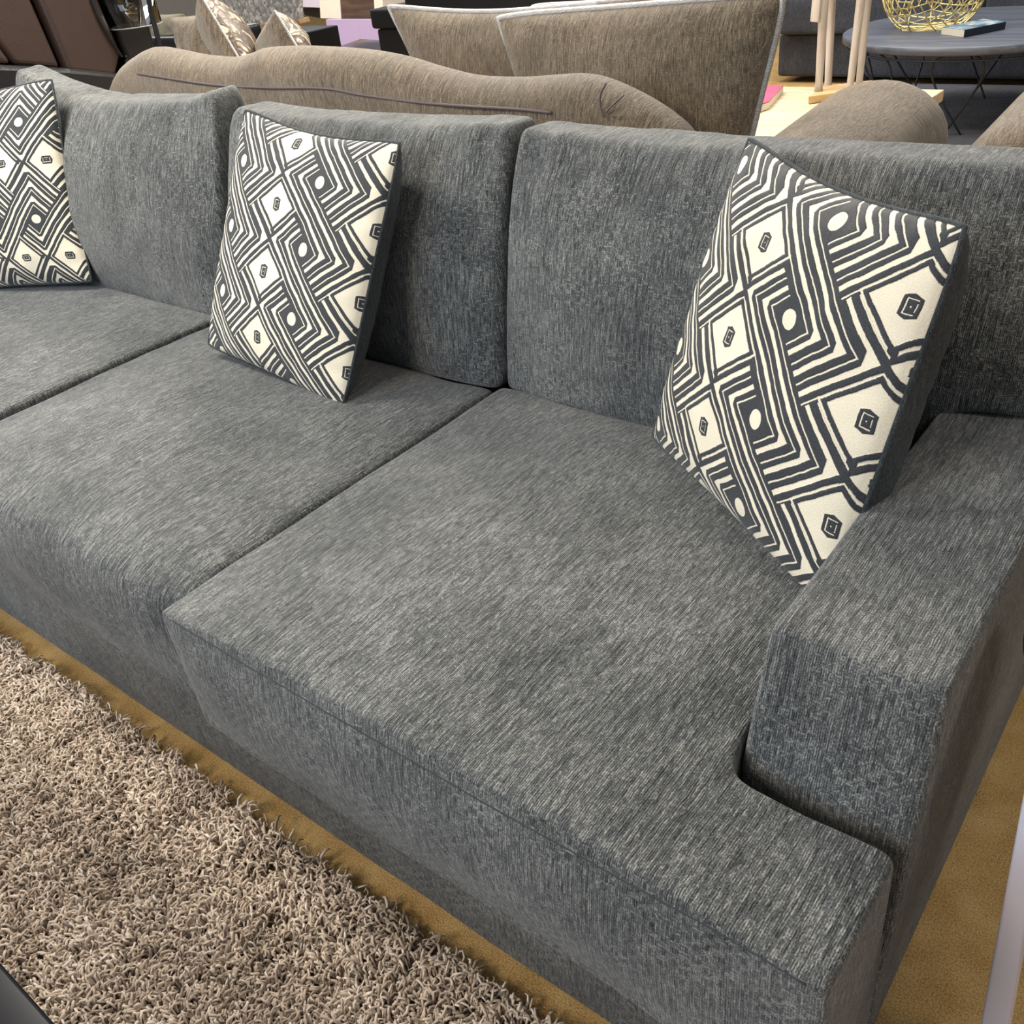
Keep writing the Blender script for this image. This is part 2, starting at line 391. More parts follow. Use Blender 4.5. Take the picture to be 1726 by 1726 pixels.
def pillow(root, corners, Tf, Tb, mf, mb, sag=(.05, .05, .04, .04), N=56, seed=1., ear=.0, fold=.004, pipe=None, fname='front_cover', bname='back_cover', nflip=1., pw=2.6, droop=None):
    """corners TL TR BR BL of the face; two bulging covers sewn on a common edge"""
    TL, TR, BR, BL = [np.array(c, float) for c in corners]
    Udir = (TR-TL+BR-BL); Vd = (BL-TL+BR-TR); nrm = np.cross(Vd, Udir); nrm = nrm/np.linalg.norm(nrm)*nflip   # towards the viewer side
    def P(u, v, side):
        # u,v in -1..1 ; v down ; edges pulled in between the corners
        st, sr, sb, sl = sag
        cr = 1 - .03*abs(u*v)**5; u0, v0 = u, v; u, v = u*cr, v*cr
        vv = v + (st*(1-u*u)*max(0, -v)**2) - (sb*(1-u*u)*max(0, v)**2)
        uu = u + (sl*(1-v*v)*max(0, -u)**2) - (sr*(1-v*v)*max(0, u)**2)
        a, b = (uu+1)/2, (vv+1)/2
        p = TL*(1-a)*(1-b)+TR*a*(1-b)+BR*a*b+BL*(1-a)*b
        u, v = u0, v0; pq_ = pw if side > 0 else pw*1.4
        prof = ((1-abs(u)**pq_)*(1-abs(v)**pq_))
        prof = max(prof, 0)**(.55 if side > 0 else .5)
        w = mnoise.noise(Vector((u*2.3+seed, v*2.3, seed)))*fold*1.5 + mnoise.noise(Vector((u*7+seed, v*7, 3+seed)))*fold*.6
        edge = 1-max(abs(u), abs(v))
        # puckers at the seam
        t = u if abs(v) > abs(u) else v
        pk = math.sin(t*38+seed*5+3*mnoise.noise(Vector((t*4, seed, 0))))*fold*.5*math.exp(-edge*9)*min(1, edge*14)
        d = (Tf if side > 0 else -Tb)*prof + (w*min(1, edge*5) + pk)*(1 if side > 0 else -1)
        if droop: p = p + np.array(droop(u, v))
        return p + nrm*d
    g = [math.sin((-1+2*i/N)*math.pi/2)*.45+(-1+2*i/N)*.55 for i in range(N+1)]
    out = []
    for side, nm, mt in ((1, fname, mf), (-1, bname, mb)):
        vs = [P(u, v, side) for v in g for u in g]
        fs = []
        for j in range(N):
            for i in range(N):
                q = [j*(N+1)+i, (j+1)*(N+1)+i, (j+1)*(N+1)+i+1, j*(N+1)+i+1]
                fs.append(q if side*nflip > 0 else q[::-1])
        o = from_np(nm, vs, fs, mt, root)
        ul = o.data.uv_layers.new(name='UVMap')
        li = np.empty(len(o.data.loops), int); o.data.loops.foreach_get('vertex_index', li)
        ga = np.array([(x+1)/2 for x in g]); uvs = np.stack([ga[li % (N+1)], ga[li//(N+1)]], 1)
        ul.data.foreach_set('uv', uvs.ravel())
        out.append(o)
    if pipe:
        r, pm = pipe
        ring = [(u, -1.) for u in g[:-1]] + [(1., v) for v in g[:-1]] + [(u, 1.) for u in g[::-1][:-1]] + [(-1., v) for v in g[::-1][:-1]]
        tube('piping', [P(u, v, 1) for u, v in ring], r, pm, root, closed=True)
    return out

# ================================================================ SETTING
def quadplane(name, pts, mat):
    o = from_np(name, pts, [[0, 1, 2, 3]], mat, smooth=False); o['kind'] = 'structure'; return o
boxm('floor', (-17, -5, -.05), (6, 15, 0), M['carpet'], bev=0)['kind'] = 'structure'
boxm('wall_back', (-17, 14, 0), (6, 14.15, 3.2), M['wall'], bev=0)['kind'] = 'structure'
boxm('wall_left', (-17, -5, 0), (-16.85, 14, 3.2), M['wall'], bev=0)['kind'] = 'structure'

# ================================================================ GREY SOFA
W1, W2, W3 = -1.10, -2.10, -3.12
sofa = thing('sectional_sofa', 'long charcoal grey chenille sofa with loose cushions and wide arm', 'sofa', (-1.6, .55, 0))
S = M['sofa']
def wob(x, y, z, amp=.004, s=6., seed=0.): return amp*nz(x, y, z, s, seed)
# base rail
def d_base(x, y, z):
    y = y + wob(x, y, z, .003, 5.); return x, y, z
cage('base', lin(-3.4, -.004, .012, 12), lin(.002, 1.12, .012, 4), lin(.004, .30, .012, 2), None, 3, d_base, S, sofa)
# back frame
cage('back_frame', lin(-3.4, -.003, .03, 10), lin(1.0, 1.2, .04, 1), lin(.06, .84, .03, 3), None, 3, None, S, sofa)
# arms
def d_arm(x, y, z):
    f = np.clip((.3-y)/.2, 0, 1); y = y - f*(.652-z)*.42*np.clip((z-.3)/.2+1, 0, 1)*(z > .0)*np.clip((z-.02)/.3, .0, 1)*0 - f*np.clip(.652-z, 0, .17)*.75
    x = x + np.where(x < -.1, -1, 1)*.006*np.sin(np.clip((z-.2)/.45, 0, 1)*math.pi)
    z = z + wob(x, y, z, .004, 5., 2.)
    return x, y + wob(x, y, z, .003, 5., 9.), z
cage('arm', lin(-.198, .002, .022, 2), lin(.215, 1.16, .025, 6), lin(.06, .66, .022, 4), None, 4, d_arm, S, sofa)
cage('arm', lin(-3.42, -3.2, .03, 2), lin(.2, 1.16, .03, 6), lin(.06, .66, .03, 4), None, 3, None, S, sofa)
# seat cushions
def seat_def(x0, x1, crown, yf, droop=0., seed=0., corner=0., lift=0.):
    def f(x, y, z):
        u = np.clip((x-x0)/(x1-x0)*2-1, -1, 1); v = np.clip((y-yf)/(.83-yf)*2-1, -1, 1)
        top = np.clip((z-.34)/.12, 0, 1)
        z2 = z + top*(crown*(1-np.abs(u)**2.4)*(1-np.abs(v)**4) - .0)
        fr = np.clip((yf+.12-y)/.12, 0, 1)
        y2 = y - .018*fr*np.sin(np.clip((z-.26)/.24, 0, 1)*math.pi)*(1-np.abs(u)**6)
        z2 = z2 - droop*fr*top*.5
        y2 = y2 + corner*np.abs(u)**10*fr
        z2 = z2 + top*lift*(1-np.abs((x-x0)/(x1+.1-x0)*2-1)**2)*fr
        n = nz(x, y, z, 4.5, seed)*.006 + nz(x, y, z, 11., seed+5)*.0025
        return x + n*.5, y2 + n*.6, z2 + n
    return f
def T_keep(x, y, z): return not (x > -.205 and y > .12)
cage('seat_cushion', [W1, W1+.028]+[W1+.028+(.83)*i/8 for i in range(1, 8)]+[-.225, -.205, -.15, -.085, -.04, 0.],
     [-.06, -.046, .03, .08, .108, .12, .25, .4, .55, .7, .80, .83], [.238, .262, .33, .42, .485, .499], T_keep, 3, seat_def(W1, -.1, .034, -.06, 0, 1., 0., .018), S, sofa)
cage('seat_cushion', lin(W2+.003, W1-.012, .035, 7), lin(-.03, .83, .06, 7), [.228, .26, .33, .41, .45, .492], None, 3, seat_def(W2, W1, .032, -.04, .04, 4., .045), S, sofa)
cage('seat_cushion', lin(W3, W2-.003, .03, 7), lin(-.045, .83, .035, 7), [.25, .28, .36, .44, .475, .503], None, 3, seat_def(W3, W2, .012, -.045, .03, 8.), S, sofa)
from mathutils.bvhtree import BVHTree
big = [o for o in sofa.children if o.name.startswith('seat_cushion')][0]
bv = BVHTree.FromPolygons([v.co[:] for v in big.data.vertices], [p.vertices[:] for p in big.data.polygons])
def snap(p, off=0.):
    h, n_, _, _ = bv.find_nearest(Vector(p)); h = Vector(h)+n_*off; return np.array(h[:])
tube('seam', [snap((x, -.08, .497), -.0005) for x in np.linspace(W1+.03, -.02, 90)], .0014, M['seamthread'], big)
# back cushions
def back_cush(x0, x1, seed, ztop=1.02, notch=False, el=0., er=0., bul=.045, yb=.80, rl=1., rr=1.):
    xs = lin(x0, x1, .042, 7); ys = lin(0, .2, .045, 2); zs = lin(.480, ztop, .055, 5)
    def f(x, y, z):
        u = (x-x0)/(x1-x0)*2-1; w = np.clip((z-.49)/(ztop-.49), 0, 1)*2-1
        th = 1 - .42*np.clip(w, 0, 1)**2 - .12*np.clip(-w, 0, 1)**2
        th = th*(1-.25*np.abs(u)**8)
        yy = (y-.1)*th+.1
        b = (1-np.abs(u)**2.6)*(1-np.abs(w)**2.4)
        yy = yy - np.where(y < .1, 1, -.4)*bul*np.clip(b, 0, 1)
        yy = yy + yb + (z-.49)*.21
        top = np.clip(w, 0, 1)**3
        z2 = z + top*(er*np.clip(u, 0, 1)**5 + el*np.clip(-u, 0, 1)**(2.2 if el > .06 else 5) - .008*(1-u*u))
        n = nz(x, y, z, 5., seed)*.010 + nz(x, y, z, 14., seed+3)*.0035 + nz(x*3.2, y, z*.6, 7., seed+7)*.005*np.clip(w+.3, 0, 1)
        cr = (np.abs(u)**8)*(np.clip(w, 0, 1)**6)*np.where(u < 0, rl, rr)
        x2 = x - np.sign(u)*.03*cr
        return x2 + n*.6, yy - n, z2 + n*.6 - .02*cr
    keep = (lambda x, y, z: not (x > -.17 and z < .66)) if notch else None
    if notch: zs = [.49, .52, .58, .64, .66, .69, .78, .88, ztop-.03, ztop]; xs = [x0, x0+.03] + [x0+.03+(.85)*i/6 for i in range(1, 6)] + [-.2, -.17, -.1, -.025, x1]
    cage('back_cushion', xs, ys, zs, keep, 3, f, S, sofa)
back_cush(W3+.03, W2+.045, 1.5, 1.03, el=.085, er=.05, rl=.4)
back_cush(W2+.075, W1-.005, 5.5, 1.01, el=.03, er=.005, rr=.2)
back_cush(W1+.004, .0, 9.5, 1.0, True, el=.01, er=.0, rl=.3)
for (fx, fy) in ((-3.3, .1), (-.1, .1), (-3.3, 1.05), (-.1, 1.05), (-1.9, .1)):
    lathe('foot', [(.022, 0), (.026, .035)], (fx, fy, 0), M['feet'], sofa, 16)

# ================================================================ THROW PILLOWS
def drop(fn): return fn
g1 = 'geometric black and cream throw pillows'
p = thing('throw_pillow', 'black and cream geometric pillow wedged between back cushion and wide arm', 'pillow', (-.4, .66, .5), g1)
pillow(p, [aty(1262, 222, .86), aty(1640, 372, .60), atz(1395, 1040, .505), [-.672, .74, .522]], .062, .12,
       pattern('lattice_embroidery', .395, .345, .56, .28), M['pillow_back'], sag=(.10, .02, .05, .045), seed=2.1, pipe=(.0035, M['pillow_back']), fold=.004)
p = thing('throw_pillow', 'black and cream geometric pillow standing upright in the middle of the sofa', 'pillow', (-1.58, .72, .5), g1)
pillow(p, [aty(412, 178, .865), aty(680, 234, .825), aty(580, 692, .575), aty(348, 584, .61)], .055, .105,
       pattern('lattice_embroidery', .46, .195, .535, .264), M['pillow_back'], sag=(.10, .02, .03, .03), seed=5.3, pipe=(.0035, M['pillow_back']), fold=.004)
p = thing('throw_pillow', 'black and cream geometric pillow turned sideways on the seat farthest from the wide arm', 'pillow', (-2.96, .74, .5), g1)
pillow(p, [[-3.269, .704, 1.06], aty(90, 128, .91), aty(160, 478, .781), [-3.176, .563, .5]], .07, .06,
       pattern('lattice_embroidery', .62, .80, .47, .26, rot=True), M['pillow_back'], sag=(.06, .07, .04, .03), seed=8.7, pipe=(.0035, M['pillow_back']), fold=.004)

# ================================================================ SHAG RUG
rug = thing('shag_rug', 'taupe shag rug with long curly pile before the grey sofa', 'rug', (-1.4, -.9, 0))
RX0, RX1, RY0, RY1 = -4.2, .35, -1.7, -.056
boxm('rug_backing', (RX0, RY0, .0), (RX1, RY1, .012), M['rugbase'], rug, bev=0)
def strands():
    N = 105000; K = 5; S_ = 4
    x = nr.uniform(-3.0, RX1, N); y = nr.uniform(-.98, RY1, N)
    # ragged edge rows lean outwards
    th = nr.uniform(0, 2*np.pi, N); h = nr.uniform(.016, .031, N); ln = nr.uniform(.014, .031, N)
    tw = nr.normal(0, 1.6, N); r = nr.uniform(.0014, .0026, N)
    clump = np.array([mnoise.noise(Vector((float(a)*9, float(b)*9, 0))) for a, b in zip(x, y)])
    clump2 = np.array([mnoise.noise(Vector((float(a)*30, float(b)*30, 4))) for a, b in zip(x, y)])
    th = th*.35 + clump*9 + clump2*4
    h = h*(1+clump*.35)
    V = np.zeros((N, K, S_, 3)); cen = np.zeros((N, K, 3))
    px, py = x.copy(), y.copy(); ang = th.copy()
    zz = np.array([.004, .55, .95, 1., .72]); 
    for k in range(K):
        cen[:, k, 0] = px; cen[:, k, 1] = py; cen[:, k, 2] = .006 + h*zz[k]
        st = ln*[.12, .25, .34, .30, .2][k]
        px = px + np.cos(ang)*st; py = py + np.sin(ang)*st; ang = ang + tw*.55
    d = np.gradient(cen, axis=1); d /= np.linalg.norm(d, axis=2, keepdims=True)+1e-9
    ref = np.array([0.3, .2, 1.]); a = np.cross(d, ref); a /= np.linalg.norm(a, axis=2, keepdims=True)+1e-9; b = np.cross(a, d)
    rad = r[:, None]*np.array([.7, 1., 1.1, 1., .55])[None]
    for s in range(S_):
        an = 2*np.pi*s/S_
        V[:, :, s] = cen + rad[..., None]*(a*np.cos(an)+b*np.sin(an))
    vs = V.reshape(-1, 3)
    base = (np.arange(N)*K*S_)[:, None, None, None]
    k = np.arange(K-1)[None, :, None, None]; s = np.arange(S_)[None, None, :, None]
    q = np.concatenate([k*S_+s, k*S_+(s+1) % S_, (k+1)*S_+(s+1) % S_, (k+1)*S_+s], axis=3)
    Fq = (base+q).reshape(-1, 4)
    cap = (base[:, 0, 0]+(K-1)*S_+np.arange(S_)[None]).reshape(-1, 4)
    Fq = np.concatenate([Fq, cap])
    me = bpy.data.meshes.new('pile'); me.vertices.add(len(vs)); me.vertices.foreach_set('co', vs.ravel())
    me.loops.add(Fq.size); me.loops.foreach_set('vertex_index', Fq.ravel().astype(np.int32))
    me.polygons.add(len(Fq)); me.polygons.foreach_set('loop_start', np.arange(len(Fq), dtype=np.int32)*4)
    me.update(calc_edges=True); me.validate()
    tone = np.clip(nr.normal(.5, .2, N) + clump*.35, 0, 1)
    at = me.attributes.new('tone', 'FLOAT', 'POINT'); at.data.foreach_set('value', np.repeat(tone, K*S_).astype(np.float32))
    o = link('pile', me, M['shag'], rug); o['kind'] = 'stuff'
strands()

# ================================================================ NEAR FURNITURE
t = thing('coffee_table', 'glossy black coffee table whose corner enters at the lower left', 'table', (-1.2, -.95, 0))
boxm('tabletop', (-1.9, -1.25, .385), (-.35, -.512, .42), M['lacquer'], t, .004)
for x in (-1.82, -.43):
    for y in (-1.18, -.575): boxm('leg', (x-.03, y-.03, .0), (x+.03, y+.03, .386), M['lacquer'], t, .003)
t = thing('side_table', 'white tapered table leg and dark top edge at the right picture edge', 'table', (.2, .3, 0))
a, b, c, d = aty(1652, 1726, .25), aty(1727, 1325, .25), aty(1700, 1726, .25), aty(1772, 1325, .25)
e0 = a - (b-a)*.16; e1 = c-(d-c)*.16
kc = aty(1719, 1125, .3); b2 = a+(b-a)*float((kc[2]-a[2])/(b[2]-a[2])); d2 = c+(d-c)*float((kc[2]-c[2])/(d[2]-c[2]))
slab('leg', [e0, e1, d2, b2], (0, .03, 0), M['white'], t, .004)
slab('leg', [e0+[.16, 0, 0], e1+[.16, 0, 0], d2+[.16, 0, 0], b2+[.16, 0, 0]], (0, .03, 0), M['white'], t, .004)
zt = float(b2[2])
lathe('tabletop', [(.14, 0), (.15, .008), (.15, .022), (.14, .03)], (float(kc[0])+RT[0]*.176, .27+RT[1]*.176, zt-.01), M['black'], t, 64)

# ================================================================ BROWN SOFA BEHIND
bs = thing('camelback_sofa', 'taupe brown camelback sofa back to back with the grey sofa', 'sofa', (-2, 1.9, 0))
B = M['brown']
sil = [(205, 168), (207, 132), (217, 108), (236, 92), (262, 79), (300, 84), (340, 92), (390, 96), (422, 90), (450, 80), (500, 77), (560, 79), (620, 84), (680, 95), (740, 113), (800, 127), (870, 130), (920, 127), (970, 124), (1010, 129), (1060, 149), (1110, 178), (1150, 210), (1174, 236)]
top = smooth_pts([aty(x, y, 1.37) for x, y in sil], 5)
def camel():
    vs = []; fs = []; R_ = .085
    prof = []
    for k in range(13): a = math.pi*k/12; prof.append((-math.cos(a), math.sin(a)))
    x_end0, x_end1 = top[0][0], top[-1][0]
    rows = []
    for i, p_ in enumerate(top):
        x, zt_ = p_[0], p_[2]
        e = min((x-x_end0)/.07, (x_end1-x)/.05, 1.); e = max(e, 0.)
        f = math.sqrt(max(1-(1-e)**2, .02))
        r = R_*f; row = [(x, 1.37-r*.95, .08), (x, 1.37-r, zt_-R_-.25), (x, 1.37-r*1.0, zt_-R_-.09), (x, 1.37-r*.97, zt_-R_-.045)]
        row += [(x, 1.37+cx*r*(1.04 if sz < .6 else 1), zt_-R_+sz*R_) for cx, sz in prof]
        row += [(x, 1.37+r*.9, zt_-R_-.05), (x, 1.37+r*1.2, .42)]
        rows.append(row)
    n = len(rows[0])
    for r in rows: vs += r
    for i in range(len(rows)-1):
        for k in range(n-1): fs.append([i*n+k, (i+1)*n+k, (i+1)*n+k+1, i*n+k+1])
    fs.append(list(range(n))); fs.append([(len(rows)-1)*n+k for k in range(n)][::-1])
    return from_np('back', vs, fs, B, bs)
camel()
def onrear(px, py): return aty(px, py, 1.2835)
camel_back = bs.children[0]
tube('welt', smooth_pts([onrear(*q) for q in [(232, 124), (290, 133), (360, 143), (450, 148), (545, 149), (610, 160), (690, 171), (770, 178), (870, 184), (930, 190)]]), .0035, M['seambrown'], camel_back)
tube('pleat', smooth_pts([onrear(1022, 140), onrear(1012, 160), onrear(1012, 180), onrear(1018, 198)]), .0025, M['seambrown'], camel_back)
tube('pleat', smooth_pts([onrear(1020, 190), onrear(1035, 175), onrear(1052, 160)]), .002, M['seambrown'], camel_back)
cage('seat_base', lin(-3.0, -.72, .05, 8), lin(1.42, 2.3, .06, 3), lin(.0, .42, .03, 2), None, 2, None, B, bs)
for i in range(2): cage('seat_cushion', lin(-2.75+i*.92, -1.84+i*.92, .05, 4), lin(1.46, 2.32, .06, 3), lin(.42, .56, .04, 1), None, 2, None, B, bs)
def rarm(name, cx, rz, y0, y1, ztop, wid, root, rise=0.):
    vs = []; fs = []; n = 22; rows = []
    ys = np.linspace(y0, y1, 24)
    for y in ys:
        e = min((y-y0)/.12, (y1-y)/.16, 1.); f = math.sqrt(max(1-(1-max(e, 0))**2, .01))
        row = []
        zt_ = ztop + rise*((y-y0)/(y1-y0)) - (1-f)*.10
        for k in range(n+1):
            a = math.pi*(1.25 - 1.5*k/n)
            row.append((cx+math.cos(a)*wid*(.35+.65*f), y, zt_-rz+math.sin(a)*rz))
        row = [(cx-wid*.6, y, .08)]+row+[(cx+wid*.6, y, .08)]
        rows.append(row)
    m_ = len(rows[0])
    for r in rows: vs += r
    for i in range(len(rows)-1):
        for k in range(m_-1): fs.append([i*m_+k, i*m_+k+1, (i+1)*m_+k+1, (i+1)*m_+k])
    fs.append(list(range(m_))[::-1]); fs.append([(len(rows)-1)*m_+k for k in range(m_)])
    return from_np(name, vs, fs, B, root)
rarm('rolled_arm', -.82, .15, 1.30, 2.36, .79, .20, bs, .085)
rarm('rolled_arm', -3.02, .15, 1.40, 2.36, .80, .15, bs, .0)
ch = thing('armchair', 'taupe rolled-arm chair just entering at the right behind the grey sofa', 'chair', (-.2, 2.0, 0))
rarm('rolled_arm', -.36, .16, 1.98, 2.72, .80, .20, ch, .06)
cage('seat', lin(-.2, .45, .05, 3), lin(1.62, 2.5, .05, 3), lin(.0, .5, .03, 2), None, 2, None, B, ch)
cage('backrest', lin(-.2, .45, .05, 3), lin(1.5, 1.66, .04, 1), lin(.1, .72, .05, 2), None, 2, None, B, ch)

# large loose cushions
g2 = 'loose taupe cushions with silver fronts on the camelback sofa'
br = aty(1330, -6, 1.62); bl = aty(1286, 238, 1.62); k = (br[2]-.52)/(br[2]-bl[2]); brc = br+(bl-br)*k
p = thing('loose_cushion', 'largest taupe cushion with silver edge, right end of the camelback sofa', 'cushion', (-1.3, 1.62, .56), g2)
tl = aty(832, 26, 1.62)
brc = np.array([-1.0, 1.66, .55])
pillow(p, [tl, aty(1332, -14, 1.62), brc + [.02, 0, 0], [tl[0]+.10, 1.66, .55]], .10, .10, B, M['silver'], sag=(.012, .03, .03, .10), seed=3.3, pipe=(.008, M['silver']), fold=.009, pw=3.2, fname='back_cover', bname='front_cover')
p = thing('loose_cushion', 'taupe cushion with pointed corner and silver edge behind the largest cushion', 'cushion', (-1.9, 1.8, .56), g2)
tl = aty(648, 6, 1.80)
pillow(p, [tl, aty(1010, 0, 1.80), [tl[0]+.72, 1.8, .56], [tl[0]+.17, 1.8, .56]], .09, .08, B, M['silver'], sag=(.09, .03, .03, .16), seed=6.3, pipe=(.008, M['silver']), fold=.007, fname='back_cover', bname='front_cover')
p = thing('loose_cushion', 'taupe cushion of which only the silver-edged top shows above the others', 'cushion', (-1.7, 2.0, .56), g2)
tl = aty(893, 8, 2.02)
pillow(p, [tl, aty(1118, -10, 2.02), [tl[0]+.55, 2.02, .56], [tl[0]+.05, 2.02, .56]], .08, .08, B, M['silver'], sag=(.03, .03, .03, .05), seed=9.3, pipe=(.008, M['silver']), fold=.006, fname='back_cover', bname='front_cover')
# damask pillows seen on edge
g3 = 'taupe and silver scroll pillows at the left end of the camelback sofa'
def edge_pillow(label, apex, foot, y, dx, T, seed, dz, tf=1.):
    a = aty(*apex, y); f = aty(*foot, y); r = thing('scroll_pillow', label, 'pillow', tuple((a+f)/2), g3)
    f = a + (f-a)*1.5
    far = np.array([dx, .27, dz]); fz = np.array([0, 0, -dz])
    pillow(r, [a, a+far, f+far+fz, f], T*tf, T, M['damask'], B, sag=(.02, .02, .02, .02), N=30, seed=seed, pipe=(.004, M['silver']), fold=.004, nflip=1., pw=2.)
edge_pillow('taller scroll-patterned pillow beside the glass lamp', (335, -14), (404, 100), 1.66, -.34, .085, 1.1, -.09)
edge_pillow('lower scroll-patterned pillow right of the taller one', (463, 16), (508, 90), 1.66, -.46, .085, 2.2, -.13)
p = thing('loose_cushion', 'crumpled taupe cushion left of the scroll-patterned pillows', 'cushion', (-3.1, 1.75, .56))
pillow(p, [aty(283, 28, 1.75), aty(345, 22, 1.75), [-2.75, 1.75, .6], [-3.16, 1.75, .6]], .08, .08, B, B, seed=4.4, fold=.014, sag=(.02, .02, .02, .02), N=36)

# ================================================================ FAR RIGHT GROUP
# pale table
t = thing('coffee_table', 'pale wood coffee table under the carved statue', 'table', (-1.75, 3.7, 0))
boxm('tabletop', (-2.75, 2.75, .40), (-1.21, 4.24, .45), M['oak_top'], t, .004)
for x in (-2.67, -1.29):
    for y in (2.83, 4.16): boxm('leg', (x-.035, y-.035, 0), (x+.035, y+.035, .40), M['oak_top'], t, .003)
t = thing('book', 'pink hardcover book on the pale coffee table', 'book', tuple(atz(1305, 170, .45)))
q = [atz(1262, 196, .452), atz(1296, 184, .452), atz(1320, 156, .452), atz(1280, 158, .452)]
slab('page_block', q, (0, 0, .03), M['pages'], t, .002)
slab('cover', [v+[0, 0, .031] for v in q], (0, 0, .004), M['pink'], t, .001)
# statue
t = thing('animal_statue', 'tall whitewashed carved animal statue on a honey wood base', 'statue', tuple(atz(1400, 165, .45)))
q = [atz(1362, 176, .451), atz(1438, 165, .451), atz(1470, 148, .451), atz(1385, 158, .451)]
slab('base', q, (0, 0, .035), M['statue_base'], t, .004)
def leg(x0, y0, x1, yy, w0, w1):
    a_ = aty(x0, y0, yy); b_ = aty(x1, 0, yy); pts = [a_+(b_-a_)*k/8 for k in range(13)]
    w = [w0+(w1-w0)*k/8 + (.006 if k == 0 else 0) for k in range(13)]
    return tube('leg', pts, w, M['statue'], t, 10), pts[-1]
_, h1 = leg(1379, 162, 1389, 3.97, .016, .021)
_, h2 = leg(1395, 158, 1402, 4.12, .016, .019)
_, h3 = leg(1431, 160, 1451, 4.0, .015, .019)
_, h4 = leg(1447, 152, 1462, 4.14, .015, .019)
tube('body', [h1+[-.12, 0, .03], h1+[-.05, .04, .05], (h1+h2)/2+[.03, 0, .06], (h3+h4)/2+[-.02, 0, .07], (h3+h4)/2+[.06, 0, .12], (h3+h4)/2+[.12, 0, .3], (h3+h4)/2+[.16, 0, .5], (h3+h4)/2+[.22, -.02, .52]], [.03, .075, .085, .08, .065, .04, .035, .02], M['statue'], t, 14)
q = [aty(1371, -30, 3.93), aty(1365, 37, 3.93), aty(1379, 38, 3.93), aty(1386, -30, 3.93)]
slab('tail', q, (0, .03, 0), M['statue'], t, .004)
# round table
t = thing('round_table', 'round dark grey table on looped black wire legs', 'table', (-1.38, 5.66, 0))
CX, CY, CR, ZT = -1.49, 5.75, .74, .5
lathe('tabletop', [(CR-.012, -.045), (CR, -.038), (CR, -.006), (CR-.01, 0)], (CX, CY, ZT), M['grey_wood'], t, 96)
tube('ring', [(CX+(CR-.03)*math.cos(a), CY+(CR-.03)*math.sin(a), ZT-.07) for a in np.linspace(0, 2*math.pi, 73)[:-1]], .006, M['iron'], t, closed=True)
for k in range(8):
    a0 = math.radians(k*45+8); R1 = CR-.05
    def pt(da, r, z): return (CX+r*math.cos(a0+da), CY+r*math.sin(a0+da), z)
    loop = smooth_pts([pt(-.10, R1*.70, .006), pt(.17, R1*.88, .28), pt(.19, R1*.96, .40), pt(.10, R1, .455), pt(-.0, R1, .465), pt(-.10, R1, .455), pt(-.19, R1*.96, .40), pt(-.17, R1*.88, .28), pt(.10, R1*.70, .006)], 6)
    tube('leg', loop, .006, M['iron'], t)
# wire bowl
bc = atz(1566, 46, .5); rr = .285
t = None
def bowl():
    bm = bmesh.new(); bmesh.ops.create_icosphere(bm, subdivisions=1, radius=1.)
    vs = [np.array(v.co) for v in bm.verts]; parts = []
    C0 = np.array([bc[0], bc[1]+.02, .5+rr*.80])
    def pr(p_): p_ = p_/np.linalg.norm(p_)*rr; return C0+np.array([p_[0], p_[1], max(p_[2], -rr*.8)])
    def seg(a_, b_, r=.0035): parts.append(tube(None, [pr(a_+(b_-a_)*k/5) for k in range(6)], r, n=5))
    for e in bm.edges:
        a_, b_ = [np.array(v.co) for v in e.verts]; seg(a_, b_, .0045)
    for f in bm.faces:
        A_, B_, C_ = [np.array(v.co) for v in f.verts]
        for k in (.14, .28, .42, .56, .7, .84): seg(A_+(B_-A_)*k, A_+(C_-A_)*k)
        for k in (.2, .4, .6): seg(B_+(C_-B_)*k, B_+(A_-B_)*k)
    bm.free()
    return merge('wire_bowl', parts, M['gold'])
tag(bowl(), 'round gold geometric wire bowl on the dark round table', 'bowl')
t = thing('book', 'book with pale blue cover and dark spine beside the gold wire bowl', 'book', tuple(atz(1640, 50, .5)))
q = [atz(1586, 58, .501), atz(1624, 63, .501), atz(1693, 49, .501), atz(1655, 44, .501)]
slab('page_block', q, (0, 0, .034), M['pages'], t, .001)
slab('cover', [v+[0, 0, .0345] for v in q], (0, 0, .003), M['cover'], t, .001)
dn = (q[1]-q[0])/np.linalg.norm(q[1]-q[0])
slab('spine', [q[1], q[1]+dn*.004, q[2]+dn*.004, q[2]], (0, 0, .036), M['spine'], t, .0005)
# big grey sectional in the distance
t = thing('modular_sofa', 'dark grey modular sofa beyond the round table', 'sofa', (-1.2, 7.2, 0))
G = M['greyfab']
cage('base', lin(-3.12, 2.2, .05, 9), lin(6.68, 7.8, .05, 3), lin(.04, .33, .04, 1), None, 2, None, G, t)
for i in range(3):
    cage('seat_cushion', lin(-3.10+i*1.4, -1.71+i*1.4, .05, 4), lin(6.62, 7.6, .06, 3), lin(.33, .58, .05, 1), None, 2, None, G, t)
    cage('back_cushion', lin(-3.05+i*1.4, -1.75+i*1.4, .06, 4), lin(7.5, 7.8, .06, 1), lin(.56, 1.0, .06, 2), None, 2, None, G, t)
tag(boxm('area_rug', (-2.6, 5.0, 0), (1.4, 6.66, .012), plain('grey_rug_wool', srgb(92, 92, 98), .95, var=.35, nscale=9, bumpd=.01), bev=0), 'flat grey area rug beneath the round table', 'rug')

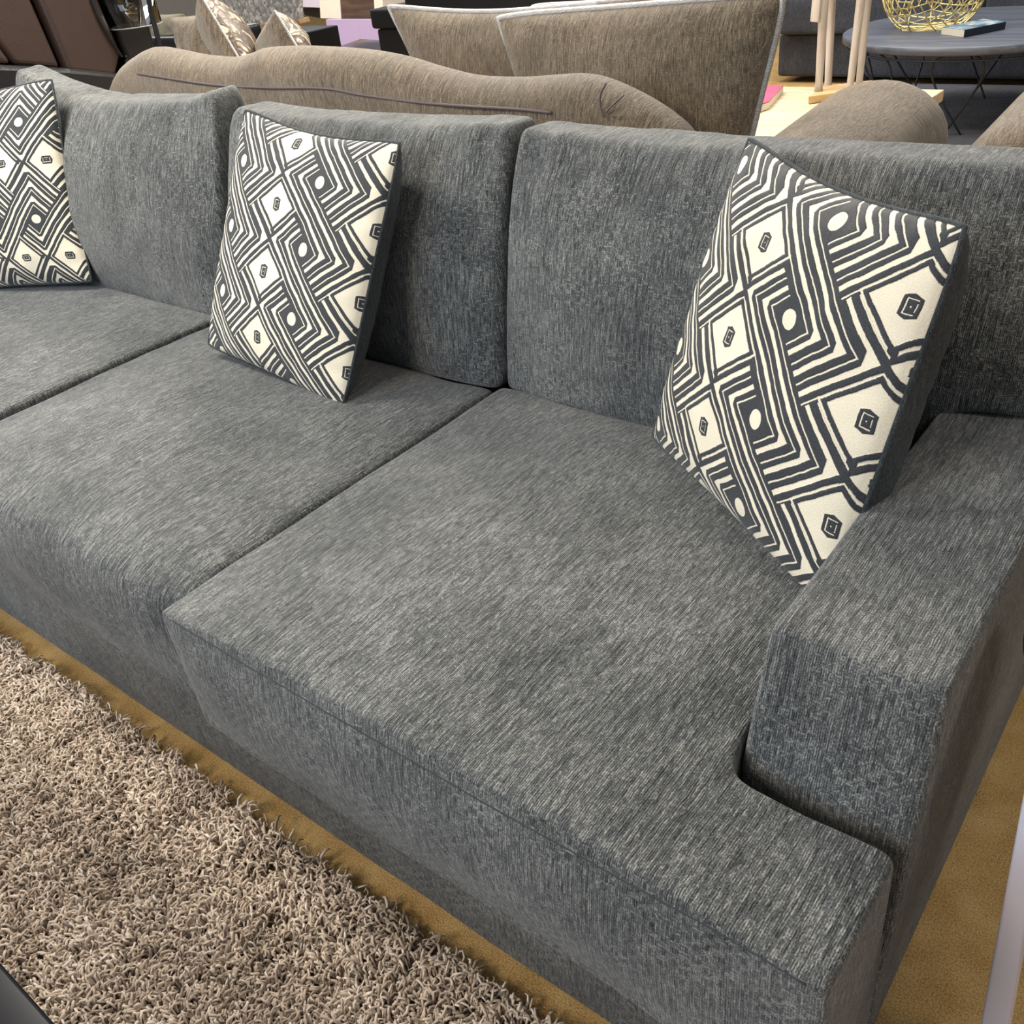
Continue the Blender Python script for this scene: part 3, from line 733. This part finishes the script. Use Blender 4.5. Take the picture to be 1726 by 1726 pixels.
# ================================================================ FAR LEFT GROUP
# dark leather recliner
t = thing('leather_recliner', 'dark brown leather recliner sofa with black seams, far left', 'sofa', (-4.6, 1.7, 0))
X0 = -4.25
def lq(pts, off=0.): return [atx(x, y, X0+off) for x, y in pts]
def panel(name, pts, mat, off=0., th=.09): 
    return slab(name, lq(pts, off), (-th, 0, 0), mat, t, .022)
panel('back_panel', [(-60, -40), (36, -40), (104, 116), (26, 110), (-60, 0)], M['leather'])
panel('back_panel', [(42, -60), (142, -60), (205, 88), (196, 130), (118, 122)], M['leather'], .02)
panel('back_panel', [(-90, 20), (-5, 70), (22, 108), (-90, 104)], M['leather'], .02)
panel('side_panel', [(150, -60), (226, -60), (262, 72), (252, 150), (210, 140), (212, 96)], M['black_leather'], -.02, .3)
panel('lower_panel', [(-90, 104), (115, 114), (250, 128), (250, 300), (-90, 300)], M['black_leather'], .03, .25)
lo, hi = atx(-90, 300, X0), atx(250, 150, X0)
boxm('body', (X0-.9, float(lo[1])-.3, .06), (X0-.12, float(hi[1])+.05, .82), M['black_leather'], t, .03)
slab('body', [atx(-60, -60, X0-.1), atx(226, -60, X0-.1), atx(250, 120, X0-.1), atx(-60, 120, X0-.1)], (-.12, 0, 0), M['black_leather'], t, .02)
tube('piping', smooth_pts(lq([(146, -40), (160, 12), (180, 55), (206, 96)], .03)), .006, M['black_leather'], t)
# glass lamp
yl = 2.15
cc = aty(231, 45, yl); dd = float(np.dot(cc-CAM, FW)); R_ = 42/F_PX*dd
t = thing('floor_lamp', 'black floor lamp with clear glass cylinder shade and filament bulb', 'lamp', (float(cc[0]), yl, 0))
h = .34
zz = float(cc[2])+.004
vs_ = [(R_-.003, .0), (R_, .0), (R_, h), (R_-.004, h), (R_-.004, .004)]
lathe('glass_shade', vs_+[(R_-.003, 0)], (cc[0], cc[1], zz), M['glass'], t, 48, close=False)
bz = zz+.075
bulb = [(.002, -.035), (.012, -.03), (.03, -.005), (.038, .025), (.036, .05), (.024, .09), (.014, .12), (.013, .15)]
tube('shade_rim', [(cc[0]+R_*math.cos(a), cc[1]+R_*math.sin(a), zz) for a in np.linspace(0, 2*math.pi, 49)[:-1]], .0028, M['silver'], t, 6, True)
lathe('bulb', bulb, (cc[0], cc[1], bz), M['glass'], t, 24)
tube('filament', [(cc[0]+.012*math.cos(a*1.5), cc[1]+.012*math.sin(a*1.5), bz+.005+.09*a/20) for a in np.linspace(0, 20, 60)], .0015, M['gold'], t, 6)
lathe('socket', [(.016, .15), (.02, .2), (.012, .26)], (cc[0], cc[1], bz), M['black'], t, 20)
sp_px = [(243, -60), (254, 20), (262, 48), (270, 80)]
ps_ = [aty(x, y, yl-.02) for x, y in sp_px]; ex = ps_[-1] + (ps_[-1]-ps_[0])*(ps_[-1][2]/(ps_[0][2]-ps_[-1][2]))*.995
tube('pole', [ps_[0]+(ps_[0]-ps_[-1])*1.2] + ps_ + [ex], .011, M['black'], t, 12)
lathe('lamp_base', [(.12, 0), (.125, .008), (.12, .018)], (ex[0], ex[1], 0), M['black'], t, 32)
top_ = ps_[0]+(ps_[0]-ps_[-1])*1.2
tube('arm', [top_, (cc[0], cc[1], float(top_[2])), (cc[0], cc[1], bz+.25)], .007, M['black'], t, 10)
# cream fleece cushion on black chair
t = thing('fleece_cushion', 'cream fleece cushion beside the glass lamp', 'cushion', tuple(aty(285, 50, 3.2)))
pillow(t, [aty(262, 24, 3.2), aty(308, 22, 3.2), aty(306, 82, 3.2), aty(260, 84, 3.2)], .07, .07, M['cream_fluff'], M['cream_fluff'], N=24, fold=.012)
t = thing('ottoman', 'black upholstered ottoman beneath the cream fleece cushion', 'ottoman', (-4.6, 3.3, 0))
a_, b_ = aty(215, 62, 3.1), aty(330, 62, 3.1)
cage('cushion', lin(float(a_[0]), float(b_[0]), .05, 2), lin(3.05, 3.6, .05, 2), lin(.55, float(a_[2]), .04, 1), None, 2, None, M['black_leather'], t)
boxm('base', (float(a_[0])+.03, 3.08, 0), (float(b_[0])-.03, 3.57, .56), M['black'], t, .01)
# glitter table
t = thing('mirrored_cabinet', 'cabinet with sparkling crushed-glass front behind the scroll pillows', 'cabinet', (-5.8, 4.6, 0))
q = [aty(346, 52, 4.4), aty(430, 42, 4.4), aty(503, 32, 4.4), aty(499, -70, 4.4), aty(346, -70, 4.4)]
slab('front', q, (0, .05, 0), M['glitter'], t, .003)
q = [aty(346, 62, 4.38), aty(506, 40, 4.38), aty(503, 32, 4.38), aty(430, 42, 4.38), aty(346, 52, 4.38)]
slab('rim', q, (0, .10, 0), M['statue_base'], t, .003)
lo, hi = aty(350, 60, 4.5), aty(500, 40, 4.5)
boxm('body', (float(lo[0]), 4.46, 0), (float(hi[0]), 4.9, float(lo[2])), M['black'], t, .01)
# console and lavender plinth
yc = 7.2
t = thing('media_console', 'cream and dark wood console on the lavender plinth', 'cabinet', (-8, yc+.3, 0))
def pq(x, y, dy=0.): return aty(x, y, yc+dy)
slab('side_panel', [pq(536, -40), pq(570, -40), pq(575, 32), pq(540, 31)], (0, .4, 0), M['cream'], t, .004)
slab('drawer_front', [pq(571, -40), pq(626, -40), pq(631, 32), pq(576, 32)], (0, .4, 0), M['dark_wood'], t, .004)
slab('side_panel', [pq(627, -40), pq(643, -40), pq(646, 33), pq(632, 33)], (0, .4, 0), M['cream'], t, .004)
slab('shelf_and_gap', [pq(502, -40, .1), pq(535, -40, .1), pq(540, 13, .1), pq(509, 12, .1)], (0, .3, 0), M['white'], t, .003)
slab('shelf_and_gap', [pq(509, 13, .15), pq(541, 13, .15), pq(542, 31, .15), pq(514, 26, .15)], (0, .3, 0), M['black'], t, .002)  # dark open gap of the shelf, its shade put in as a black board
pl = thing('display_plinth', 'lavender painted display plinth under the console', 'plinth', (-8, yc, 0))
slab('front_panel', [pq(549, 33, -.05), pq(604, 33, -.05), pq(607, 66, -.05), pq(556, 84, -.05)], (0, .06, 0), M['lav'], pl, .002)
slab('side_panel', [pq(604, 33, -.05), pq(650, 33, -.05), pq(650, 68, -.05), pq(607, 66, -.05)], (0, .06, 0), M['lav'], pl, .002)
q0, q1 = pq(520, 82, -.1), pq(680, 90, -.1)
zf = float(min(q0[2], q1[2]))
boxm('platform', (float(q0[0]), yc-1.4, 0), (float(q1[0])+.6, yc+1., max(zf, .05)), plain('white_gloss_board', srgb(214, 200, 214), .3, var=.03), pl, .004)
# black sofa
t = thing('black_sofa', 'black fabric sofa behind the pointed taupe cushion', 'sofa', (-5.6, 5.6, 0))
K_ = M['blackfab']; yk = 4.6
a_, b_, c_2 = aty(620, 16, yk), aty(760, 14, yk), aty(622, 50, yk)
zt_ = float(a_[2]); xa = float(a_[0])
cage('arm', lin(xa, xa+.34, .05, 2), lin(yk, yk+1.0, .05, 3), lin(float(c_2[2]), zt_, .03, 1), None, 3, None, K_, t)
cage('arm_base', lin(xa+.03, xa+.32, .03, 2), lin(yk+.02, yk+1.0, .04, 3), lin(.0, float(c_2[2]), .03, 2), None, 2, None, K_, t)
cage('back', lin(xa+.3, xa+2.6, .06, 5), lin(yk+.05, yk+.35, .06, 1), lin(.05, zt_+.12, .05, 3), None, 2, None, K_, t)
cage('seat', lin(xa+.3, xa+2.5, .06, 5), lin(yk+.3, yk+1.05, .06, 2), lin(.0, .45, .05, 2), None, 2, None, K_, t)

# ================================================================ LIGHT
W = bpy.data.worlds.new('world'); SC.world = W; W.use_nodes = True
bg = W.node_tree.nodes['Background']; bg.inputs[0].default_value = (.82, .90, 1.0, 1); bg.inputs[1].default_value = .27
def area(name, loc, target, sx, sy, power, col):
    l = bpy.data.lights.new(name, 'AREA'); l.shape = 'RECTANGLE'; l.size = sx; l.size_y = sy; l.energy = power; l.color = col
    o = bpy.data.objects.new(name, l); COL.objects.link(o); o.location = loc
    d = Vector(target)-Vector(loc); o.rotation_euler = d.to_track_quat('-Z', 'Y').to_euler(); return o
area('ceiling_light', (-2.7, 2.9, 2.9), (-1.6, .8, 0), 1.2, 1.2, 158, (1, .92, .78))
area('ceiling_light', (-2.8, .15, 2.7), (-2.2, .1, 0), .8, .8, 88, (1, .94, .84))
area('ceiling_light', (-1.2, -2.4, 2.7), (-1.1, -.4, 0), 1.0, .8, 58, (1, .90, .76))
area('ceiling_light', (1.6, .9, 2.9), (1.0, .7, 0), .8, .8, 26, (1, .9, .76))
area('ceiling_light', (-.9, 3.7, 3.0), (-.8, 2.6, 0), 1.2, .8, 36, (1, .93, .80))
area('ceiling_light', (-2.5, 6.0, 3.1), (-2.5, 6.0, 0), 3, 2, 110, (1, .96, .92))
area('ceiling_light', (-8, 5.5, 3.1), (-8, 5.5, 0), 4, 3, 220, (1, .95, .88))
area('window_light', (-2.6, -3.6, 2.3), (-1.0, .4, .4), 3.2, 2.0, 122, (.58, .77, 1))
SC.view_settings.view_transform = 'Standard'; SC.view_settings.look = 'None'; SC.view_settings.exposure = .14; SC.view_settings.gamma = 1
SC.view_settings.use_curve_mapping = False
SC.cycles.use_denoising = True
SC.cycles.max_bounces = 5; SC.cycles.use_adaptive_sampling = True; SC.cycles.adaptive_threshold = .02
